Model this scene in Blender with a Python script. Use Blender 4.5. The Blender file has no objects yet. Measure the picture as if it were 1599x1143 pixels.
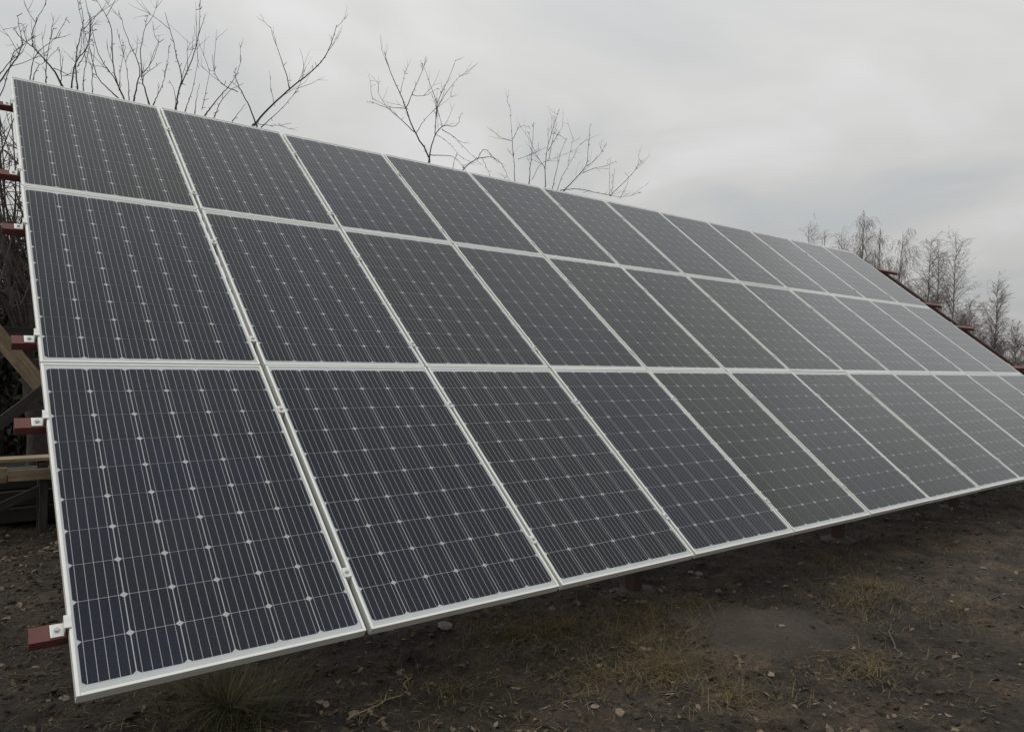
import bpy, math, random
import numpy as np
from mathutils import Vector, Matrix, noise as mn

random.seed(7)
S = bpy.context.scene
C = S.collection
R = math.radians

# ---------------------------------------------------------------- camera
BOT = 0.403                                   # lower panel edge above the ground
M = np.array([[0.7920934035, 0.0109935825, 0.6103008940],
              [-0.6099108302, -0.0257617266, 0.7920512058],
              [0.0244298850, -0.9996076603, -0.0137005887]])     # camera (x right, y down, z ahead) -> world
CAM = np.array([-0.32616162, -2.60779832, 1.09676656 + BOT])
F = 1139.259                                  # focal length in photo pixels (photo 1599 wide)
cam_d = bpy.data.cameras.new('camera')
cam = bpy.data.objects.new('camera', cam_d)
C.objects.link(cam)
mw = Matrix.Identity(4)
for i in range(3):
    mw[i][0] = M[i, 0]; mw[i][1] = -M[i, 1]; mw[i][2] = -M[i, 2]; mw[i][3] = CAM[i]
cam.matrix_world = mw
cam_d.sensor_width = 36.0
cam_d.lens = F / 1599 * 36
cam_d.clip_start = 0.05
cam_d.clip_end = 2000
S.camera = cam

# ---------------------------------------------------------------- world: overcast sky
SUN_EL, SUN_AZ = R(36), R(308)
w = bpy.data.worlds.new('World')
S.world = w
w.use_nodes = True
nt = w.node_tree
nt.nodes.clear()
def N(tree, typ, **kw):
    n = tree.nodes.new(typ)
    for k, v in kw.items():
        setattr(n, k, v)
    return n
out = N(nt, 'ShaderNodeOutputWorld')
bg = N(nt, 'ShaderNodeBackground')
bg.inputs['Strength'].default_value = 0.1
sky = N(nt, 'ShaderNodeTexSky', sky_type='NISHITA')
sky.sun_disc = False
sky.sun_elevation = SUN_EL
sky.sun_rotation = SUN_AZ
sky.dust_density = 4.0
tc = N(nt, 'ShaderNodeTexCoord')
sep = N(nt, 'ShaderNodeSeparateXYZ')
nt.links.new(tc.outputs['Generated'], sep.inputs[0])
mz = N(nt, 'ShaderNodeMath', operation='MAXIMUM'); mz.inputs[1].default_value = 0.0
nt.links.new(sep.outputs['Z'], mz.inputs[0])
az = N(nt, 'ShaderNodeMath', operation='ADD'); az.inputs[1].default_value = 0.22
nt.links.new(mz.outputs[0], az.inputs[0])
dv = N(nt, 'ShaderNodeVectorMath', operation='DIVIDE')
nt.links.new(tc.outputs['Generated'], dv.inputs[0])
cmb = N(nt, 'ShaderNodeCombineXYZ'); cmb.inputs[2].default_value = 1.0
nt.links.new(az.outputs[0], cmb.inputs[0]); nt.links.new(az.outputs[0], cmb.inputs[1])
nt.links.new(cmb.outputs[0], dv.inputs[1])
n1 = N(nt, 'ShaderNodeTexNoise'); n1.inputs['Scale'].default_value = 1.35
n1.inputs['Detail'].default_value = 4.5; n1.inputs['Roughness'].default_value = 0.50
n1.inputs['Distortion'].default_value = 0.5
nt.links.new(dv.outputs[0], n1.inputs['Vector'])
cr = N(nt, 'ShaderNodeValToRGB')
cr.color_ramp.elements[0].position = 0.32; cr.color_ramp.elements[0].color = (0.485, 0.503, 0.512, 1)
cr.color_ramp.elements[1].position = 0.72; cr.color_ramp.elements[1].color = (0.700, 0.705, 0.700, 1)
e = cr.color_ramp.elements.new(0.5); e.color = (0.580, 0.578, 0.565, 1)
nt.links.new(n1.outputs['Fac'], cr.inputs[0])
sc = N(nt, 'ShaderNodeVectorMath', operation='SCALE')
cie = N(nt, 'ShaderNodeMath', operation='MULTIPLY_ADD'); cie.inputs[1].default_value = 9.5; cie.inputs[2].default_value = 8.6
nt.links.new(mz.outputs[0], cie.inputs[0]); nt.links.new(cie.outputs[0], sc.inputs['Scale'])
nt.links.new(cr.outputs[0], sc.inputs[0])
mx = N(nt, 'ShaderNodeMix', data_type='RGBA'); mx.inputs[0].default_value = 0.95
nt.links.new(sky.outputs[0], mx.inputs[6]); nt.links.new(sc.outputs[0], mx.inputs[7])
nt.links.new(mx.outputs[2], bg.inputs['Color'])
nt.links.new(bg.outputs[0], out.inputs[0])

sun_d = bpy.data.lights.new('sun', 'SUN')
sun_d.energy = 0.6
sun_d.angle = R(40)
sun_d.color = (1.0, 0.97, 0.92)
sun = bpy.data.objects.new('sun', sun_d)
C.objects.link(sun)
sd = Vector((math.sin(SUN_AZ) * math.cos(SUN_EL), math.cos(SUN_AZ) * math.cos(SUN_EL), math.sin(SUN_EL)))
sun.rotation_euler = sd.to_track_quat('Z', 'Y').to_euler()

S.render.engine = 'CYCLES'
S.view_settings.view_transform = 'Standard'
S.view_settings.look = 'None'
S.view_settings.exposure = 0.0
S.view_settings.gamma = 1.0
S.view_settings.use_curve_mapping = False
S.cycles.max_bounces = 8
S.cycles.transparent_max_bounces = 12

# ---------------------------------------------------------------- helpers
def ray(px, py):
    return M @ np.array([(px - 799.5) / F, (py - 571.5) / F, 1.0])
def at_y(px, py, Y):                          # the point of a photo direction on the upright plane y = Y
    r = ray(px, py); s = (Y - CAM[1]) / r[1]
    return Vector(CAM + s * r)
def on_ground(px, py, z=0.0):
    r = ray(px, py); s = (z - CAM[2]) / r[2]
    return Vector(CAM + s * r)

def link(name, me, parent=None, mats=()):
    o = bpy.data.objects.new(name, me)
    for m in mats:
        if me is not None and m.name not in [x.name for x in me.materials if x]:
            me.materials.append(m)
    C.objects.link(o)
    if parent is not None:
        o.parent = parent
    return o
def tag(o, label=None, cat=None, group=None, kind=None):
    if label: o['label'] = label
    if cat: o['category'] = cat
    if group: o['group'] = group
    if kind: o['kind'] = kind
    return o
def empty(name, loc=(0, 0, 0), rz=0.0):
    o = bpy.data.objects.new(name, None)
    o.location = loc; o.rotation_euler = (0, 0, rz); o.empty_display_size = 0.1
    C.objects.link(o)
    return o

class MB:
    def __init__(self):
        self.v = []; self.f = []; self.m = []
    def box(self, c, s, rot=None, mi=0, bev=0.0):
        b = len(self.v)
        c = Vector(c); hx, hy, hz = s[0] / 2, s[1] / 2, s[2] / 2
        if bev <= 0:
            P = [(-hx, -hy, -hz), (hx, -hy, -hz), (hx, hy, -hz), (-hx, hy, -hz),
                 (-hx, -hy, hz), (hx, -hy, hz), (hx, hy, hz), (-hx, hy, hz)]
            Fs = [(0, 3, 2, 1), (4, 5, 6, 7), (0, 1, 5, 4), (1, 2, 6, 5), (2, 3, 7, 6), (3, 0, 4, 7)]
        else:
            P = []; Fs = []
            for sx in (-1, 1):
                for sy in (-1, 1):
                    for sz in (-1, 1):
                        P += [(sx * hx, sy * (hy - bev), sz * (hz - bev)),
                              (sx * (hx - bev), sy * hy, sz * (hz - bev)),
                              (sx * (hx - bev), sy * (hy - bev), sz * hz)]
            def I(sx, sy, sz, k): return ((sx > 0) * 4 + (sy > 0) * 2 + (sz > 0)) * 3 + k
            for s_ in (-1, 1):
                q = [I(s_, -1, -1, 0), I(s_, 1, -1, 0), I(s_, 1, 1, 0), I(s_, -1, 1, 0)]; Fs.append(q if s_ > 0 else q[::-1])
                q = [I(-1, s_, -1, 1), I(-1, s_, 1, 1), I(1, s_, 1, 1), I(1, s_, -1, 1)]; Fs.append(q if s_ > 0 else q[::-1])
                q = [I(-1, -1, s_, 2), I(1, -1, s_, 2), I(1, 1, s_, 2), I(-1, 1, s_, 2)]; Fs.append(q if s_ > 0 else q[::-1])
            for a in (-1, 1):
                for b_ in (-1, 1):
                    Fs.append([I(a, b_, -1, 0), I(a, b_, 1, 0), I(a, b_, 1, 1), I(a, b_, -1, 1)])
                    Fs.append([I(a, -1, b_, 0), I(a, 1, b_, 0), I(a, 1, b_, 2), I(a, -1, b_, 2)])
                    Fs.append([I(-1, a, b_, 1), I(1, a, b_, 1), I(1, a, b_, 2), I(-1, a, b_, 2)])
            for sx in (-1, 1):
                for sy in (-1, 1):
                    for sz in (-1, 1):
                        Fs.append([I(sx, sy, sz, 0), I(sx, sy, sz, 1), I(sx, sy, sz, 2)])
        for p in P:
            q = Vector(p)
            if rot is not None: q = rot @ q
            self.v.append(tuple(q + c))
        for f in Fs:
            self.f.append([b + i for i in f]); self.m.append(mi)
    def tube(self, pts, rad, sides=5, mi=0, cap=True):
        b = len(self.v)
        n = len(pts)
        ref = Vector((0.31, 0.77, 0.55))
        for i, p in enumerate(pts):
            p = Vector(p)
            t = (Vector(pts[min(i + 1, n - 1)]) - Vector(pts[max(i - 1, 0)]))
            if t.length < 1e-9: t = Vector((0, 0, 1))
            t.normalize()
            a = t.cross(ref)
            if a.length < 0.05: a = t.cross(Vector((1, 0, 0)))
            a.normalize(); c = t.cross(a)
            r = rad[i]
            for k in range(sides):
                th = 2 * math.pi * k / sides
                self.v.append(tuple(p + a * (r * math.cos(th)) + c * (r * math.sin(th))))
        for i in range(n - 1):
            for k in range(sides):
                k2 = (k + 1) % sides
                self.f.append([b + i * sides + k, b + i * sides + k2, b + (i + 1) * sides + k2, b + (i + 1) * sides + k]); self.m.append(mi)
        if cap:
            self.f.append([b + k for k in range(sides)][::-1]); self.m.append(mi)
            self.f.append([b + (n - 1) * sides + k for k in range(sides)]); self.m.append(mi)
    def quad(self, a, b_, c, d, mi=0):
        b = len(self.v)
        self.v += [tuple(a), tuple(b_), tuple(c), tuple(d)]
        self.f.append([b, b + 1, b + 2, b + 3]); self.m.append(mi)
    def poly(self, pts, mi=0):
        b = len(self.v)
        self.v += [tuple(p) for p in pts]
        self.f.append(list(range(b, b + len(pts)))); self.m.append(mi)
    def mesh(self, name, mats, smooth=False, recalc=False):
        me = bpy.data.meshes.new(name)
        me.from_pydata(self.v, [], self.f)
        for m in mats: me.materials.append(m)
        if len(mats) > 1:
            me.polygons.foreach_set('material_index', self.m)
        if smooth:
            me.polygons.foreach_set('use_smooth', [True] * len(me.polygons))
        if recalc:
            import bmesh
            bm = bmesh.new(); bm.from_mesh(me)
            bmesh.ops.recalc_face_normals(bm, faces=bm.faces)
            bm.to_mesh(me); bm.free()
        me.update()
        return me
    def build(self, name, mats, parent=None, smooth=False, recalc=False):
        if not isinstance(mats, (list, tuple)): mats = [mats]
        return link(name, self.mesh(name, mats, smooth, recalc), parent)

def new_mat(name):
    m = bpy.data.materials.new(name); m.use_nodes = True
    t = m.node_tree
    return m, t, t.nodes['Principled BSDF'], t.nodes['Material Output']
def ramp(t, stops):
    r = N(t, 'ShaderNodeValToRGB')
    while len(r.color_ramp.elements) > 1: r.color_ramp.elements.remove(r.color_ramp.elements[-1])
    r.color_ramp.elements[0].position = stops[0][0]; r.color_ramp.elements[0].color = (*stops[0][1], 1)
    for p, c in stops[1:]:
        e = r.color_ramp.elements.new(p); e.color = (*c, 1)
    return r
def nz(t, scale, detail=4, rough=0.55, coord='Object', dist=0.0, vec=None, sc3=None):
    n = N(t, 'ShaderNodeTexNoise')
    n.inputs['Scale'].default_value = scale; n.inputs['Detail'].default_value = detail
    n.inputs['Roughness'].default_value = rough; n.inputs['Distortion'].default_value = dist
    if vec is None:
        c = N(t, 'ShaderNodeTexCoord'); vec = c.outputs[coord]
    if sc3:
        mp = N(t, 'ShaderNodeMapping'); mp.inputs['Scale'].default_value = sc3
        t.links.new(vec, mp.inputs[0]); vec = mp.outputs[0]
    t.links.new(vec, n.inputs['Vector'])
    return n
def bump(t, b, src, strength, dist):
    bp = N(t, 'ShaderNodeBump'); bp.inputs['Strength'].default_value = strength; bp.inputs['Distance'].default_value = dist
    t.links.new(src, bp.inputs['Height']); t.links.new(bp.outputs[0], b.inputs['Normal'])

def noisy(name, stops, scale, rough=0.8, metal=0.0, bs=0.0, bd=0.01, coord='Object', sc3=None, detail=5, spec=0.5):
    m, t, b, o = new_mat(name)
    n = nz(t, scale, detail, 0.6, coord, 0.0, None, sc3)
    r = ramp(t, stops); t.links.new(n.outputs['Fac'], r.inputs[0]); t.links.new(r.outputs[0], b.inputs['Base Color'])
    b.inputs['Roughness'].default_value = rough; b.inputs['Metallic'].default_value = metal
    b.inputs['Specular IOR Level'].default_value = spec
    if bs: bump(t, b, n.outputs['Fac'], bs, bd)
    return m

# ---------------------------------------------------------------- materials
mat_alu = noisy('anodised_aluminium', [(0.3, (0.76, 0.76, 0.72)), (0.7, (0.85, 0.85, 0.81))], 6, 0.42, 0.3, 0.05, 0.001)
mat_zinc = noisy('clamp_aluminium', [(0.3, (0.62, 0.62, 0.6)), (0.7, (0.78, 0.78, 0.76))], 40, 0.4, 0.5)
mat_bolt = noisy('bolt_steel', [(0.3, (0.45, 0.45, 0.44)), (0.7, (0.6, 0.6, 0.58))], 60, 0.4, 0.25)
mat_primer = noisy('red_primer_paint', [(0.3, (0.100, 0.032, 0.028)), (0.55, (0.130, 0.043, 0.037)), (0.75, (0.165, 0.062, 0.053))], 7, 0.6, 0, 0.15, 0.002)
mat_postp = noisy('shaded_primer', [(0.3, (0.028, 0.017, 0.014)), (0.6, (0.050, 0.022, 0.019)), (0.8, (0.075, 0.030, 0.026))], 9, 0.75, 0, 0.15, 0.002)  # red primer with shade put into the colour, for posts, rafters and braces
mat_concrete = noisy('concrete', [(0.3, (0.05, 0.043, 0.036)), (0.7, (0.11, 0.10, 0.088))], 14, 0.9, 0, 0.4, 0.01)
mat_sheet = noisy('backsheet', [(0.3, (0.84, 0.85, 0.85)), (0.7, (0.88, 0.89, 0.89))], 5, 0.6)

# solar cell: silicon blue, tinted by each panel's own object colour
mat_cell, t, b, o = new_mat('silicon_cell')
oi = N(t, 'ShaderNodeObjectInfo')
nn = nz(t, 1.7, 3, 0.5, 'Object')
ge = N(t, 'ShaderNodeNewGeometry')
t.links.new(ge.outputs['Position'], nn.inputs['Vector'])
rp = ramp(t, [(0.3, (0.75, 0.75, 0.75)), (0.7, (1.25, 1.25, 1.25))])
t.links.new(nn.outputs['Fac'], rp.inputs[0])
ml = N(t, 'ShaderNodeVectorMath', operation='MULTIPLY')
t.links.new(oi.outputs['Color'], ml.inputs[0]); t.links.new(rp.outputs[0], ml.inputs[1])
t.links.new(ml.outputs[0], b.inputs['Base Color'])
b.inputs['Roughness'].default_value = 0.35
b.inputs['Specular IOR Level'].default_value = 0.1
mat_bus, t, b, o = new_mat('busbar_silver')
b.inputs['Base Color'].default_value = (0.80, 0.81, 0.82, 1); b.inputs['Roughness'].default_value = 0.45; b.inputs['Metallic'].default_value = 0.2

# cover glass: thin pane, Fresnel reflection over clear transmission, a film of dust
mat_glass, t, b, o = new_mat('solar_glass')
t.nodes.remove(b)
tr = N(t, 'ShaderNodeBsdfTransparent'); tr.inputs[0].default_value = (0.95, 0.96, 0.955, 1)
gl = N(t, 'ShaderNodeBsdfGlossy'); gl.inputs['Roughness'].default_value = 0.10; gl.inputs['Color'].default_value = (0.95, 0.97, 0.97, 1)
fr = N(t, 'ShaderNodeFresnel'); fr.inputs['IOR'].default_value = 1.36
m1 = N(t, 'ShaderNodeMixShader')
fr.inputs['IOR'].default_value = 1.42
sbt = N(t, 'ShaderNodeMath', operation='SUBTRACT', use_clamp=True); sbt.inputs[1].default_value = 0.014
t.links.new(fr.outputs[0], sbt.inputs[0]); t.links.new(sbt.outputs[0], m1.inputs[0]); t.links.new(tr.outputs[0], m1.inputs[1]); t.links.new(gl.outputs[0], m1.inputs[2])
df = N(t, 'ShaderNodeBsdfDiffuse'); df.inputs[0].default_value = (0.36, 0.33, 0.29, 1)
ge = N(t, 'ShaderNodeNewGeometry')
dn = nz(t, 2.3, 6, 0.65, vec=ge.outputs['Position'])
dr = N(t, 'ShaderNodeMapRange'); dr.inputs['From Min'].default_value = 0.35; dr.inputs['From Max'].default_value = 0.8
dr.inputs['To Min'].default_value = 0.002; dr.inputs['To Max'].default_value = 0.022
t.links.new(dn.outputs['Fac'], dr.inputs['Value'])
m2 = N(t, 'ShaderNodeMixShader')
t.links.new(dr.outputs[0], m2.inputs[0]); t.links.new(m1.outputs[0], m2.inputs[1]); t.links.new(df.outputs[0], m2.inputs[2])
t.links.new(m2.outputs[0], o.inputs[0])

def wood(name, dark, mid, light, rough=0.85):
    m, t, b, o = new_mat(name)
    n = nz(t, 3.0, 6, 0.62, 'Object', 0.6, None, (1.2, 14, 14))
    n2 = nz(t, 2.2, 3, 0.5, 'Object')
    ad = N(t, 'ShaderNodeMath', operation='ADD'); ad.inputs[1].default_value = -0.25
    m5 = N(t, 'ShaderNodeMath', operation='MULTIPLY_ADD'); m5.inputs[1].default_value = 0.5
    t.links.new(n2.outputs['Fac'], m5.inputs[0]); t.links.new(n.outputs['Fac'], m5.inputs[2])
    t.links.new(m5.outputs[0], ad.inputs[0])
    r = ramp(t, [(0.25, dark), (0.5, mid), (0.75, light)])
    t.links.new(ad.outputs[0], r.inputs[0]); t.links.new(r.outputs[0], b.inputs['Base Color'])
    b.inputs['Roughness'].default_value = rough
    bump(t, b, n.outputs['Fac'], 0.4, 0.006)
    return m
mat_plank = wood('weathered_pine', (0.12, 0.085, 0.05), (0.26, 0.20, 0.125), (0.38, 0.31, 0.21))
mat_oldwood = wood('dark_old_timber', (0.018, 0.016, 0.014), (0.035, 0.031, 0.027), (0.06, 0.053, 0.046))
mat_greywood = wood('grey_old_timber', (0.06, 0.055, 0.048), (0.11, 0.10, 0.088), (0.16, 0.15, 0.13))
mat_bark = noisy('orchard_bark', [(0.3, (0.035, 0.028, 0.025)), (0.7, (0.085, 0.072, 0.064))], 18, 0.9, 0, 0.3, 0.01)
mat_twig = noisy('orchard_twig', [(0.3, (0.060, 0.046, 0.042)), (0.7, (0.115, 0.095, 0.088))], 9, 0.8)
mat_btwig = noisy('birch_twig', [(0.3, (0.15, 0.115, 0.108)), (0.7, (0.25, 0.20, 0.185))], 4, 0.9)
mat_bbark, t, b, o = new_mat('birch_bark')
n = nz(t, 3.0, 5, 0.6, 'Object', 0, None, (2, 2, 7))
r = ramp(t, [(0.35, (0.08, 0.07, 0.066)), (0.48, (0.22, 0.20, 0.19)), (0.8, (0.34, 0.32, 0.30))])
t.links.new(n.outputs['Fac'], r.inputs[0]); t.links.new(r.outputs[0], b.inputs['Base Color']); b.inputs['Roughness'].default_value = 0.9
mat_bramble = noisy('bramble', [(0.3, (0.022, 0.020, 0.016)), (0.7, (0.055, 0.048, 0.038))], 6, 0.9)
mat_dleaf = noisy('withered_leaves', [(0.3, (0.026, 0.027, 0.019)), (0.6, (0.046, 0.045, 0.032)), (0.8, (0.07, 0.060, 0.042))], 2.3, 0.85)

def vary(name, cols, rough=0.85, scale=3.0):   # stuff tinted over the place by wide noise
    m, t, b, o = new_mat(name)
    ge = N(t, 'ShaderNodeNewGeometry')
    k = len(cols)
    r = ramp(t, [(0.22 + 0.56 * i / max(k - 1, 1), c) for i, c in enumerate(cols)])
    n = nz(t, scale, 4, 0.7, vec=ge.outputs['Position'])
    wn = N(t, 'ShaderNodeMath', operation='MULTIPLY_ADD'); wn.inputs[1].default_value = 0.55
    sb = N(t, 'ShaderNodeMath', operation='MULTIPLY'); sb.inputs[1].default_value = 0.55
    t.links.new(n.outputs['Fac'], sb.inputs[0])
    t.links.new(ge.outputs['Random Per Island'], wn.inputs[0]); t.links.new(sb.outputs[0], wn.inputs[2])
    t.links.new(wn.outputs[0], r.inputs[0]); t.links.new(r.outputs[0], b.inputs['Base Color'])
    b.inputs['Roughness'].default_value = rough
    b.inputs['Specular IOR Level'].default_value = 0.3
    return m
mat_dry = vary('dry_grass', [(0.045, 0.033, 0.016), (0.105, 0.080, 0.036), (0.22, 0.17, 0.082)])
mat_straw = vary('dead_straw', [(0.012, 0.009, 0.006), (0.035, 0.025, 0.014), (0.085, 0.062, 0.032), (0.19, 0.145, 0.08)], 0.9, 5.0)
mat_green = vary('green_grass', [(0.030, 0.031, 0.015), (0.065, 0.066, 0.031), (0.14, 0.125, 0.065)])
mat_leaf = vary('leaf_litter', [(0.014, 0.010, 0.007), (0.040, 0.028, 0.018), (0.09, 0.065, 0.042), (0.22, 0.175, 0.13)], 0.8)
mat_stick = vary('sticks', [(0.04, 0.03, 0.022), (0.10, 0.08, 0.058), (0.17, 0.14, 0.105)])
mat_stone = noisy('stone', [(0.3, (0.12, 0.115, 0.11)), (0.7, (0.26, 0.25, 0.235))], 18, 0.9, 0, 0.3, 0.01)
mat_clod = vary('soil_clods', [(0.022, 0.017, 0.013), (0.042, 0.033, 0.026), (0.07, 0.057, 0.045)], 0.95)

# mud: dark wet earth, paler trodden patches, mossy and straw-coloured areas
mat_mud, t, b, o = new_mat('mud')
ge = N(t, 'ShaderNodeNewGeometry'); P = ge.outputs['Position']
big = nz(t, 0.55, 5, 0.6, vec=P, dist=0.4)
mid = nz(t, 3.2, 7, 0.68, vec=P, dist=0.3)
fin = nz(t, 42, 8, 0.75, vec=P)
r1 = ramp(t, [(0.30, (0.019, 0.0135, 0.0095)), (0.48, (0.040, 0.0285, 0.0195)), (0.66, (0.076, 0.057, 0.041))])
t.links.new(big.outputs['Fac'], r1.inputs[0])
r2 = ramp(t, [(0.32, (0.26, 0.25, 0.24)), (0.5, (0.9, 0.9, 0.9)), (0.68, (1.9, 1.80, 1.66))])
t.links.new(mid.outputs['Fac'], r2.inputs[0])
r3 = ramp(t, [(0.34, (0.30, 0.30, 0.30)), (0.5, (0.9, 0.9, 0.9)), (0.66, (1.7, 1.66, 1.6))])
t.links.new(fin.outputs['Fac'], r3.inputs[0])
a = N(t, 'ShaderNodeVectorMath', operation='MULTIPLY'); t.links.new(r1.outputs[0], a.inputs[0]); t.links.new(r2.outputs[0], a.inputs[1])
c = N(t, 'ShaderNodeVectorMath', operation='MULTIPLY'); t.links.new(a.outputs[0], c.inputs[0]); t.links.new(r3.outputs[0], c.inputs[1])
mo = nz(t, 1.1, 6, 0.65, vec=P); mo.inputs['W'].default_value if False else None
mr = N(t, 'ShaderNodeMapRange'); mr.inputs['From Min'].default_value = 0.53; mr.inputs['From Max'].default_value = 0.68; mr.inputs['To Max'].default_value = 0.5
t.links.new(mo.outputs['Fac'], mr.inputs['Value'])
mxm = N(t, 'ShaderNodeMix', data_type='RGBA'); mxm.inputs[7].default_value = (0.036, 0.031, 0.014, 1)
t.links.new(mr.outputs[0], mxm.inputs[0]); t.links.new(c.outputs[0], mxm.inputs[6])
# bare dry soil of the low mound
vd = N(t, 'ShaderNodeVectorMath', operation='SUBTRACT'); vd.inputs[1].default_value = (*on_ground(1190, 985)[:2], 0)
t.links.new(P, vd.inputs[0])
vs = N(t, 'ShaderNodeVectorMath', operation='MULTIPLY'); vs.inputs[1].default_value = (1 / 0.62, 1 / 0.46, 0)
t.links.new(vd.outputs[0], vs.inputs[0])
vl = N(t, 'ShaderNodeVectorMath', operation='LENGTH'); t.links.new(vs.outputs[0], vl.inputs[0])
wb = N(t, 'ShaderNodeMath', operation='MULTIPLY_ADD'); wb.inputs[1].default_value = 0.9
t.links.new(mid.outputs['Fac'], wb.inputs[0]); t.links.new(vl.outputs['Value'], wb.inputs[2])
mm = N(t, 'ShaderNodeMapRange'); mm.inputs['From Min'].default_value = 1.5; mm.inputs['From Max'].default_value = 0.9; mm.inputs['To Max'].default_value = 0.55
t.links.new(wb.outputs[0], mm.inputs['Value'])
ms = N(t, 'ShaderNodeMix', data_type='RGBA'); ms.inputs[7].default_value = (0.085, 0.067, 0.052, 1)
t.links.new(mm.outputs[0], ms.inputs[0]); t.links.new(mxm.outputs[2], ms.inputs[6]); t.links.new(ms.outputs[2], b.inputs['Base Color'])
b.inputs['Roughness'].default_value = 0.82; b.inputs['Specular IOR Level'].default_value = 0.35
ad = N(t, 'ShaderNodeMath', operation='MULTIPLY_ADD'); ad.inputs[1].default_value = 0.22
t.links.new(fin.outputs['Fac'], ad.inputs[0]); t.links.new(mid.outputs['Fac'], ad.inputs[2])
bump(t, b, ad.outputs[0], 1.0, 0.09)

# ---------------------------------------------------------------- ground
MOUND = on_ground(1190, 985)
def ss(a, b_, x):
    x = min(1, max(0, (x - a) / (b_ - a))); return x * x * (3 - 2 * x)
def height(x, y):
    d = math.hypot(x - 3, y)
    near = 1 - ss(18, 40, d)
    h = 0.0
    if near > 0:
        h += near * (0.050 * mn.noise((x * 0.45, y * 0.45, 1.3)) + 0.030 * mn.noise((x * 1.5, y * 1.5, 4.1))
                     + 0.022 * mn.noise((x * 4.7, y * 4.7, 9.2)) + 0.020 * mn.noise((x * 10, y * 10, 2.2)))
        q = math.hypot((x - MOUND.x) / 0.55, (y - MOUND.y) / 0.42)
        if q < 2.2: h += 0.075 * math.exp(-q * q * 1.4)
    h += 0.9 * ss(16, 55, x) + 0.4 * ss(14, 45, y) * 0.6
    return h
def axis(lo, hi, step, far):
    a = [lo + i * step for i in range(int((hi - lo) / step) + 1)]
    s = step; x = a[-1]
    while x < far:
        s *= 1.22; x += s; a.append(x)
    s = step; x = a[0]; pre = []
    while x > -far:
        s *= 1.22; x -= s; pre.append(x)
    return pre[::-1] + a
xs = axis(-2.5, 11.5, 0.04, 600); ys = axis(-3.0, 5.0, 0.04, 600)
gv = [(x, y, height(x, y)) for y in ys for x in xs]
nx = len(xs)
gf = [(j * nx + i, j * nx + i + 1, (j + 1) * nx + i + 1, (j + 1) * nx + i) for j in range(len(ys) - 1) for i in range(nx - 1)]
me = bpy.data.meshes.new('ground'); me.from_pydata(gv, [], gf); me.materials.append(mat_mud)
me.polygons.foreach_set('use_smooth', [True] * len(me.polygons))
ground = link('ground', me)
tag(ground, 'dark muddy earth with leaf litter and straw patches under the array', None, None, 'structure')

# ---------------------------------------------------------------- solar array
TILT = math.asin(0.615589841)
PW, PH, CG, RG, TH = 0.992, 1.650, 0.020, 0.008, 0.040
ct, st = math.cos(TILT), math.sin(TILT)
SL = Matrix.Rotation(TILT, 4, 'X')                 # local x along row, y up the slope, z out of the panel
def plane(u, s, n=0.0):                            # array plane coordinates -> world
    return Vector((u, s * ct - n * st, BOT + s * st + n * ct))

def profile_frame():
    m = MB(); fl = 0.011
    m.box((fl / 2, PH / 2, -TH / 2), (fl, PH, TH), None, 0, 0.0012)
    m.box((PW - fl / 2, PH / 2, -TH / 2), (fl, PH, TH), None, 0, 0.0012)
    m.box((PW / 2, fl / 2, -TH / 2 - 0.0002), (PW - 2 * fl - 0.0006, fl, TH), None, 0, 0.0012)
    m.box((PW / 2, PH - fl / 2, -TH / 2 - 0.0002), (PW - 2 * fl - 0.0006, fl, TH), None, 0, 0.0012)
    # inner bottom flanges
    m.box((PW / 2, fl + 0.012, -TH + 0.001), (PW - 2 * fl - 0.002, 0.022, 0.0018))
    m.box((PW / 2, PH - fl - 0.012, -TH + 0.001), (PW - 2 * fl - 0.002, 0.022, 0.0018))
    return m.mesh('frame', [mat_alu], recalc=True)
def sheet(z, name, mat, inset=0.010):
    m = MB(); m.quad((inset, inset, z), (PW - inset, inset, z), (PW - inset, PH - inset, z), (inset, PH - inset, z))
    return m.mesh(name, [mat])
CS, GAP, GAPY, CH = 0.1560, 0.0036, 0.0019, 0.0115
def cell_into(m, ox, oy):
    h = CS / 2; bw = 0.0017
    bars = [(-2 + k) * CS / 5.0 for k in range(5)]
    xs_ = [-h, -h + CH]
    for bx in bars: xs_ += [bx - bw / 2, bx + bw / 2]
    xs_ += [h - CH, h]
    xs_ = sorted(xs_)
    def yext(x): 
        d = max(0.0, abs(x) - (h - CH)); return h - d * 0.9
    for i in range(len(xs_) - 1):
        x0, x1 = xs_[i], xs_[i + 1]
        isb = any(abs((x0 + x1) / 2 - bx) < bw * 0.4 for bx in bars)
        y0, y1 = yext(x0), yext(x1)
        z = 0.0002 if isb else 0.0
        e = GAPY / 2 if isb else 0.0
        m.quad((ox + x0, oy - y0 - e, z), (ox + x1, oy - y1 - e, z), (ox + x1, oy + y1 + e, z), (ox + x0, oy + y0 + e, z), 1 if isb else 0)
MX = (PW - 6 * CS - 5 * GAP) / 2; MY = (PH - 10 * CS - 9 * GAPY) / 2
def cell_pos(i, j): return (MX + CS / 2 + i * (CS + GAP), MY + CS / 2 + j * (CS + GAPY))
me_frame = profile_frame()
me_back = sheet(-0.0062, 'backsheet', mat_sheet)
me_glass = sheet(-0.0025, 'glass', mat_glass)
m = MB(); cell_into(m, 0, 0); me_cell = m.mesh('cell', [mat_cell, mat_bus])
m = MB()
for i in range(6):
    for j in range(10): cell_into(m, *cell_pos(i, j))
me_cells = m.mesh('cell_sheet', [mat_cell, mat_bus])
m = MB(); m.box((0, 0, 0), (0.11, 0.09, 0.022), None, 0, 0.004)
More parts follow.
